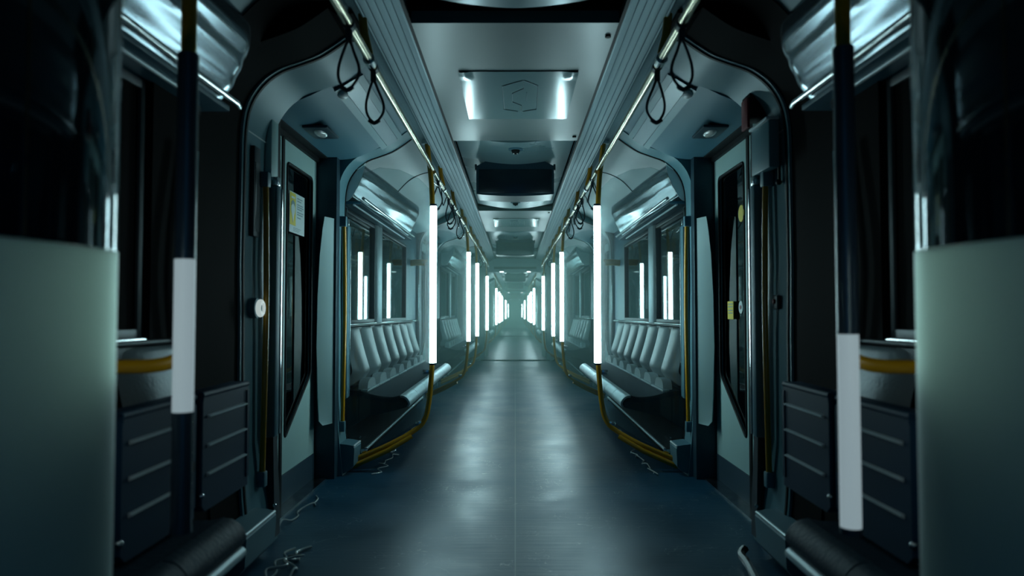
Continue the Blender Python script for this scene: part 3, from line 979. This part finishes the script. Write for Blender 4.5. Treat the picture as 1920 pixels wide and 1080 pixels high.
def make_fin(label):
    # flared pale grip cover on the recess wall that faces the camera
    mb = MB()
    prof_ = [(0.335, 0.045), (0.36, 0.075), (0.50, 0.085), (0.80, 0.10), (1.10, 0.095), (1.35, 0.08), (1.50, 0.06), (1.575, 0.045)]
    vs_ = []
    for z, wd in prof_:
        vs_ += [(1.103, 4.338, z), (1.103 + wd * 0.4, 4.285, z), (1.103 + wd * 0.75, 4.245, z), (1.109 + wd * 0.75, 4.25, z), (1.15, 4.342, z)]
    fs_ = []
    for i in range(len(prof_) - 1):
        for k in range(5):
            k2 = (k + 1) % 5
            fs_.append((i * 5 + k, i * 5 + k2, i * 5 + 5 + k2, i * 5 + 5 + k))
    fs_ += [tuple(range(5)), tuple(range(len(vs_) - 5, len(vs_)))]
    mb.add(vs_, fs_)
    return single('jamb_fin', mb, 'fin', label, 'wall fin', (1.15, 4.39, 0.34), 'pale fins beside the first doorway')
fn_ = make_fin('pale grey flared wall fin at the far edge of the right first doorway')
dup(fn_, -1, 0, 'pale grey flared wall fin at the far edge of the left first doorway')

def make_guard(y, label, x=1.04):
    r = thing('door_guard', label, 'door guard', (x, y, 0.4), 'steel guard posts at the first doorway')
    link('post', MB().box(x, x + 0.045, y - 0.03, y + 0.03, 0.46, 1.56, 0.012), 'foot', r)
    link('edge_strip', MB().box(x - 0.004, x + 0.01, y + 0.024, y + 0.032, 0.47, 1.55), 'chrome', r)
    link('cap', MB().box(x + 0.002, x + 0.04, y - 0.02, y + 0.02, 1.56, 1.60, 0.004), 'chrome', r)
    return r
g1 = make_guard(3.14, 'blue-grey steel guard post with bright edge, near side of right first doorway')
dup(g1, -1, 0, 'blue-grey steel guard post with bright edge, near side of left first doorway')
g2 = make_guard(4.545, 'grey steel guard post under a small cap, far side of right first doorway', 1.058)
dup(g2, -1, 0, 'grey steel guard post under a small cap, far side of left first doorway')

# details on the near pillar: pale cover at the top, lower bracket, slim dark display, seam
def make_pillar_cover(label):
    r = thing('pillar_cover', label, 'pillar cover', (1.09, 3.18, 1.6), 'pale covers at the top of the near door pillars')
    link('cover', MB().box(1.075, 1.11, 3.13, 3.22, 1.59, 1.86, 0.006), 'door', r)
    link('seam_strip', MB().box(1.08, 1.112, 3.222, 3.262, 0.40, 1.93), 'black', r)
    return r
pc = make_pillar_cover('pale upper cover on the near door pillar, right side')
dup(pc, -1, 0, 'pale upper cover on the near door pillar, left side')
def make_bracket(label):
    r = thing('pillar_bracket', label, 'bracket', (1.05, 3.12, 0.1), 'bent dark brackets at the door pillar feet')
    link('arm', MB().prism([(3.12, 0.46), (3.17, 0.46), (3.21, 0.20), (3.22, 0.02), (3.15, 0.02), (3.14, 0.20)], 1.05, 1.09, 'x'), 'dark', r)
    return r
pb = make_bracket('bent dark bracket running down to the floor at the right near door pillar')
dup(pb, -1, 0, 'bent dark bracket running down to the floor at the left near door pillar')

def make_foot(y0, y1, label, d=1):
    r = thing('floor_box', label, 'floor box', (1.02, (y0 + y1) / 2, 0), 'grey metal boxes at the pillar feet')
    poly = [(1.09, 0.0), (1.02, 0.03), (0.995, 0.06), (0.990, 0.165), (1.0, 0.183), (1.04, 0.19), (1.09, 0.195)]
    link('box', MB().prism(poly, y0, y1), 'foot', r, 30)
    link('top_edge', MB().tube([(0.997, y0 + 0.003, 0.178), (0.997, y1 - 0.003, 0.178)], 0.007, 10), 'alu', r)
    link('screw', MB().ball((1.0, y1 + 0.01, 0.20), 0.008, n=8), 'chrome', r)
    return r
fb1 = make_foot(2.66, 2.99, 'grey metal floor box by the nearer door pillar, right side')
fb2 = make_foot(4.43, 4.62, 'small grey metal floor box by the farther door pillar, right side')
dup(fb1, -1, 0, 'grey metal floor box by the nearer door pillar, left side')
dup(fb2, -1, 0, 'small grey metal floor box by the farther door pillar, left side')

def make_chrome_lines(label):
    r = thing('pillar_trim', label, 'pillar trim', (1.09, 2.80, 0), 'bright upright trims beside the near pillars')
    for y in (2.30, 2.38):
        link('strip', MB().tube([(1.085, y + 0.04, 1.55), (1.075, y, 1.15), (1.085, y + 0.02, 0.82)], 0.006, 8, smooth=4), 'chrome', r)
    return r
cl = make_chrome_lines('pair of thin bright upright rods on the black wall, right side')
dup(cl, -1, 0, 'pair of thin bright upright rods on the black wall, left side')

# left pillar: slim dark display and white round button; right pillar: box, red button, black knob
single('wall_display', MB().box(1.085, 1.11, 2.955, 3.025, 1.32, 1.70, 0.005).box(1.083, 1.09, 2.965, 3.015, 1.34, 1.63), 'dark', 'slim dark display box high on the left near door pillar', 'display', (1.09, 2.99, 1.5))
o = bpy.data.objects['wall_display']; o.location.x *= -1; o.scale = (-1, 1, 1)
bt_ = thing('door_button', 'round white door button with a slot, on the left near pillar', 'door button', (-1.07, 3.02, 1.045))
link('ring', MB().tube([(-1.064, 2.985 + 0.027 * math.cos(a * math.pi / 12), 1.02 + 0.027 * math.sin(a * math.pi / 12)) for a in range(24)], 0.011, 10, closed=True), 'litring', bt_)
link('button', MB().disc((-1.072, 2.985, 1.02), 0.024, 0.02, 'x', 24), 'white', bt_)
link('slot', MB().box(-1.0625, -1.058, 2.980, 2.990, 1.008, 1.032, 0.001), 'print_grey', bt_)
link('backplate', MB().disc((-1.090, 2.985, 1.02), 0.042, 0.030, 'x', 24), 'foot', bt_)
rb2 = thing('red_button', 'tiny red push button on the right near pillar', 'button', (1.09, 2.99, 1.045))
link('housing', MB().box(1.082, 1.10, 2.965, 3.015, 1.015, 1.075, 0.006), 'dark', rb2)
link('button', MB().disc((1.08, 2.99, 1.048), 0.010, 0.012, 'x', 14), 'red', rb2)
bx = thing('corner_box', 'open dark red corner box with pale flap above the right near pillar', 'wall box', (1.05, 3.05, 1.75))
link('housing', MB().box(1.01, 1.10, 3.05, 3.16, 1.84, 1.95, 0.006), 'black', bx)
link('inner_panel', MB().box(1.00, 1.012, 3.06, 3.14, 1.80, 1.93, 0.003), 'red', bx)
link('flap', MB().box(1.045, 1.09, 2.93, 3.15, 1.60, 1.80, 0.008), 'arch', bx)
link('hinge_lip', MB().box(1.035, 1.09, 2.93, 3.15, 1.80, 1.812, 0.003), 'alu', bx)
link('knob', MB().ball((1.088, 2.94, 1.54), 0.013, n=12).box(1.085, 1.095, 2.935, 2.945, 1.54, 1.61), 'black', bx)

# posters and stickers on the door glass
po = thing('safety_poster', 'white and yellow safety poster with a figure, on the left door window', 'poster', (-1.205, 3.92, 1.5))
X = -1.203
link('sheet', MB().box(X - 0.004, X, 3.79, 4.06, 1.435, 1.655), 'print_white', po)
link('yellow_field', MB().box(X - 0.002, X + 0.0012, 3.795, 3.895, 1.475, 1.65), 'print_yellow', po)
pm = MB()
pm.disc((X + 0.0018, 3.845, 1.562), 0.034, 0.002, 'x', 20)
pm.prism([(3.815, 1.555), (3.845, 1.49), (3.875, 1.555)], X + 0.001, X + 0.0026, 'x')
pm.box(X + 0.001, X + 0.0024, 3.815, 3.875, 1.620, 1.630)
link('figure', pm, 'print_white', po)
link('figure_hair', MB().prism([(3.812, 1.578), (3.818, 1.60), (3.845, 1.612), (3.872, 1.60), (3.878, 1.578), (3.845, 1.592)], X + 0.002, X + 0.0034, 'x'), 'print_grey', po)
tm = MB()
for i, (z, wd) in enumerate(((1.632, 0.09), (1.618, 0.07), (1.598, 0.10), (1.586, 0.11), (1.574, 0.085), (1.556, 0.11), (1.544, 0.10), (1.526, 0.06))):
    tm.box(X + 0.0002, X + 0.0016, 3.925, 3.925 + wd, z - 0.003, z + 0.002)
for i in range(3):
    tm.box(X + 0.0002, X + 0.0016, 3.86, 3.99 - 0.02 * i, 1.462 - i * 0.008, 1.464 - i * 0.008)
link('text_lines', tm, 'print_grey', po)
st = thing('door_sticker', 'small yellow sticker with dark lines on the right door window', 'sticker', (1.205, 4.0, 1.05))
link('sheet', MB().box(1.2035, 1.2065, 3.955, 4.06, 0.965, 1.065), 'print_yellow', st)
tm = MB()
for z in (1.05, 1.035, 1.015, 1.0):
    tm.box(1.2022, 1.2036, 3.965, 4.045, z - 0.003, z + 0.002)
link('text_lines', tm, 'print_grey', st)
single('door_sticker', MB().disc((1.205, 3.80, 1.53), 0.045, 0.004, 'x', 24), 'print_yellow', 'round yellow sticker high on the right door window edge', 'sticker', (1.205, 3.80, 1.53))
tg = thing('round_badge', 'pale round badge with red centre low on the right door window', 'badge', (1.205, 3.82, 1.03))
link('disc', MB().disc((1.204, 3.82, 1.03), 0.034, 0.004, 'x', 20), 'print_white', tg)
link('centre_dot', MB().disc((1.2015, 3.82, 1.03), 0.012, 0.003, 'x', 14), 'red', tg)

# brown grab handles on the far end of the bench wall
gh = single('wall_grip', MB().tube([(1.13, 7.72, 1.54), (1.06, 7.70, 1.545), (0.985, 7.69, 1.545), (0.965, 7.69, 1.54)], 0.034, 12, smooth=3), 'yellow', 'stubby ochre wall grip beyond the nearest long bench, right side', 'wall grip', (1.13, 7.72, 1.54))
dup(gh, -1, 0, 'stubby ochre wall grip beyond the nearest long bench, left side')

# ------------------------------------------------------------------ doorway ceiling: square downlight, sloping strip
def make_downlight(y, label):
    r = thing('ceiling_downlight', label, 'downlight', (1.02, y, 1.95), 'square downlights over the doorways')
    link('frame', MB().box(0.955, 1.085, y - 0.12, y + 0.12, 1.941, 1.956, 0.004), 'jamb', r)
    link('lens', MB().ball((1.02, y, 1.943), 0.05, 0.62, 1.5, 0.35, 16), 'lampglass', r)
    return r
dl = make_downlight(3.72, 'square recessed downlight over the right first doorway')
dup(dl, -1, 0, 'square recessed downlight over the left first doorway')
dl2 = make_downlight(9.0, 'square recessed downlight over the right second doorway')
dup(dl2, -1, 0, 'square recessed downlight over the left second doorway')

def make_strip(label):
    r = thing('ceiling_strip', label, 'ceiling strip', (0.77, 3.8, 2.06), 'sloping strips over the first doorway')
    a, b = Vector((0.705, 2.104)), Vector((0.835, 2.026))
    d = (b - a).normalized(); n = Vector((-d.y, d.x)) * -1
    def strip(t0, t1, h, y0, y1):
        p = a + d * t0; q = a + d * t1
        return MB().prism([tuple(p), tuple(q), tuple(q + n * -h), tuple(p + n * -h)], y0, y1)
    L = (b - a).length
    link('panel', strip(0.035, L - 0.04, -0.005, 3.26, 4.44), 'wall', r)
    link('upper_trim', strip(0.0, 0.033, -0.007, 3.26, 4.44), 'arch', r)
    link('lower_trim', strip(L - 0.038, L, -0.007, 3.26, 4.44), 'arch', r)
    link('white_end_bead', MB().ball((0.812, 3.33, 2.028), 0.028, 0.9, 1.5, 0.7, 14), 'white', r)  # plain rounded white bead at the near end of the strip
    return r
cstr = make_strip('sloping grey strip panel with pale edges over the right first doorway')
dup(cstr, -1, 0, 'sloping grey strip panel with pale edges over the left first doorway')

# ------------------------------------------------------------------ centre ceiling: sheet, screens, domes, screws, header lamps
def make_sheet(y0, y1, label):
    r = thing('ceiling_sheet', label, 'sheet', (0, (y0 + y1) / 2, 2.148), 'glossy sheets stuck on the ceiling panels')
    rnd = random.Random(5)
    def fn(u, v):
        x = -0.272 + 0.575 * u
        y = y0 + (y1 - y0) * v
        z = 2.1455
        if (u < 0.1 or u > 0.9) and (v < 0.12): z -= 0.004
        return (x, y, z)
    mb = MB().grid(fn, 30, 30)
    link('sheet', mb, 'film', r, 60)
    ln = MB()
    segs = [((-0.075, 0.25), (-0.08, 0.75)), ((0.105, 0.25), (0.10, 0.75)), ((-0.03, 0.42), (-0.03, 0.6)), ((-0.03, 0.6), (0.03, 0.70)), ((-0.03, 0.42), (0.02, 0.34)), ((0.02, 0.34), (0.02, 0.2)), ((0.03, 0.7), (0.025, 0.85)), ((0.045, 0.45), (0.045, 0.62)), ((-0.075, 0.75), (0.02, 0.85)), ((0.10, 0.75), (0.03, 0.85)), ((-0.08, 0.25), (0.0, 0.2)), ((0.03, 0.2), (0.105, 0.25))]
    for (p, q) in segs:
        P = (p[0] + 0.015, y1 + (y0 - y1) * p[1] * 1.0, 2.1435); Q = (q[0] + 0.015, y1 + (y0 - y1) * q[1], 2.1435)
        ln.tube([P, Q], 0.0018, 5)
    link('line_drawing', ln, 'ink', r)
    return r
s1 = make_sheet(3.36, 4.19, 'glossy sheet with a faint line drawing on the nearest ceiling panel')
dup(s1, 1, 5.30, 'glossy sheet on the second ceiling panel from the camera')

def make_display(y, label):
    r = thing('ceiling_screen', label, 'display', (0, y, 2.02), 'black displays hanging from the ceiling')
    mb = MB()
    # housing rising to the ceiling, wider below, with a curved bottom
    pts = [(-0.302, 2.135), (-0.300, 1.922)]
    for i in range(13):
        t = -1 + 2 * i / 12
        pts.append((0.292 * t, 1.918 - 0.015 * (1 - t * t)))
    pts += [(0.300, 1.922), (0.302, 2.135), (0.20, 2.19), (-0.20, 2.19)]
    mb.prism(pts, y, y + 0.30)
    link('housing', mb, 'screenbody', r)
    link('screen', MB().box(-0.282, 0.282, y - 0.006, y + 0.01, 1.925, 2.11, 0.003), 'screen', r)
    link('back_screen', MB().box(-0.282, 0.282, y + 0.29, y + 0.306, 1.925, 2.11, 0.003), 'screen', r)
    for s in (1, -1):
        x0, x1 = sorted((s * 0.296, s * 0.312))
        link('side_bracket', MB().box(x0, x1, y - 0.01, y + 0.1, 2.105, 2.15, 0.003), 'dark', r)
    return r
d1 = make_display(5.50, 'wide black display hanging from the ceiling past the first doorway')
dup(d1, 1, 5.75, 'wide black display hanging from the ceiling past the second doorway')
for k in range(1, NCAR):
    dup(d1, 1, k * CAR, 'nearer black ceiling display in the %s car' % ORD[k])
    dup(d1, 1, k * CAR + 5.75, 'farther black ceiling display in the %s car' % ORD[k])

def make_dome(y, label, z=2.152):
    r = thing('ceiling_sensor', label, 'ceiling sensor', (0.003, y, z), 'small dome sensors on the ceiling')
    link('base', MB().disc((0.003, y, z - 0.004), 0.050, 0.014, 'z', 24), 'foot', r)
    link('dome', MB().ball((0.003, y, z - 0.012), 0.030, 1, 1, 1.0, 16), 'black', r)
    for x in (-0.010, 0.014):
        link('lens', MB().ball((x, y - 0.012, z - 0.038), 0.0045, n=8), 'white', r)
    return r
dm = make_dome(4.98, 'small dome sensor on the ceiling just before the nearest display')
dup(dm, 1, 2.42, 'small dome sensor on the ceiling just behind the nearest display')
dup(dm, 1, 5.75, 'small dome sensor on the ceiling before the second display')
for y, w_ in ((2.93, 'near corner of the nearest ceiling panel'), (4.62, 'far corner of the nearest ceiling panel'), (8.15, 'near corner of the second ceiling panel')):
    single('ceiling_screw', MB().disc((0.385, y, 2.148), 0.012, 0.012, 'z', 14), 'black', 'black screw head in the %s' % w_, 'screw', (0.385, y, 2.148), 'screw heads in the ceiling panels')
def make_lamp(label):
    r = thing('header_lamp', label, 'lamp', (0.28, 15.16, 1.88), 'small square lamps at the gangway header')
    link('lens', MB().box(0.245, 0.325, 15.05, 15.13, 1.858, 1.880, 0.004), 'lamp', r)
    link('housing', MB().box(0.235, 0.335, 15.04, 15.165, 1.878, 1.905), 'jamb', r)
    return r
lm = make_lamp('small square lit lamp under the first gangway header, right one')
dup(lm, -1, 0, 'small square lit lamp under the first gangway header, left one')
for k in range(1, NCAR - 1):
    for s in (1, -1):
        dup(lm, s, k * CAR, 'small square lit lamp under the %s gangway header, %s one' % (ORD[k], SIDE[s]))

# ------------------------------------------------------------------ haze filling the cars
hz = MB().box(-1.08, 1.08, 5.62, YEND, 0.004, 2.14)
me = bpy.data.materials.new('teal_haze')
me.use_nodes = True
nt = me.node_tree
nt.nodes.remove(nt.nodes['Principled BSDF'])
vs = nt.nodes.new('ShaderNodeVolumeScatter')
vs.inputs['Color'].default_value = (0.62, 1.0, 0.90, 1)
vs.inputs['Density'].default_value = HAZE_DENSITY
vs.inputs['Anisotropy'].default_value = 0.0
va = nt.nodes.new('ShaderNodeVolumeAbsorption')
va.inputs['Color'].default_value = vs.inputs['Color'].default_value[:]
va.inputs['Density'].default_value = HAZE_DENSITY
add = nt.nodes.new('ShaderNodeAddShader')
nt.links.new(vs.outputs[0], add.inputs[0]); nt.links.new(va.outputs[0], add.inputs[1])
nt.links.new(add.outputs[0], nt.nodes['Material Output'].inputs['Volume'])
h = link('haze', hz, me)
h['kind'] = 'stuff'
h['label'] = 'thin teal haze filling the aisle of the train'
h['category'] = 'haze'
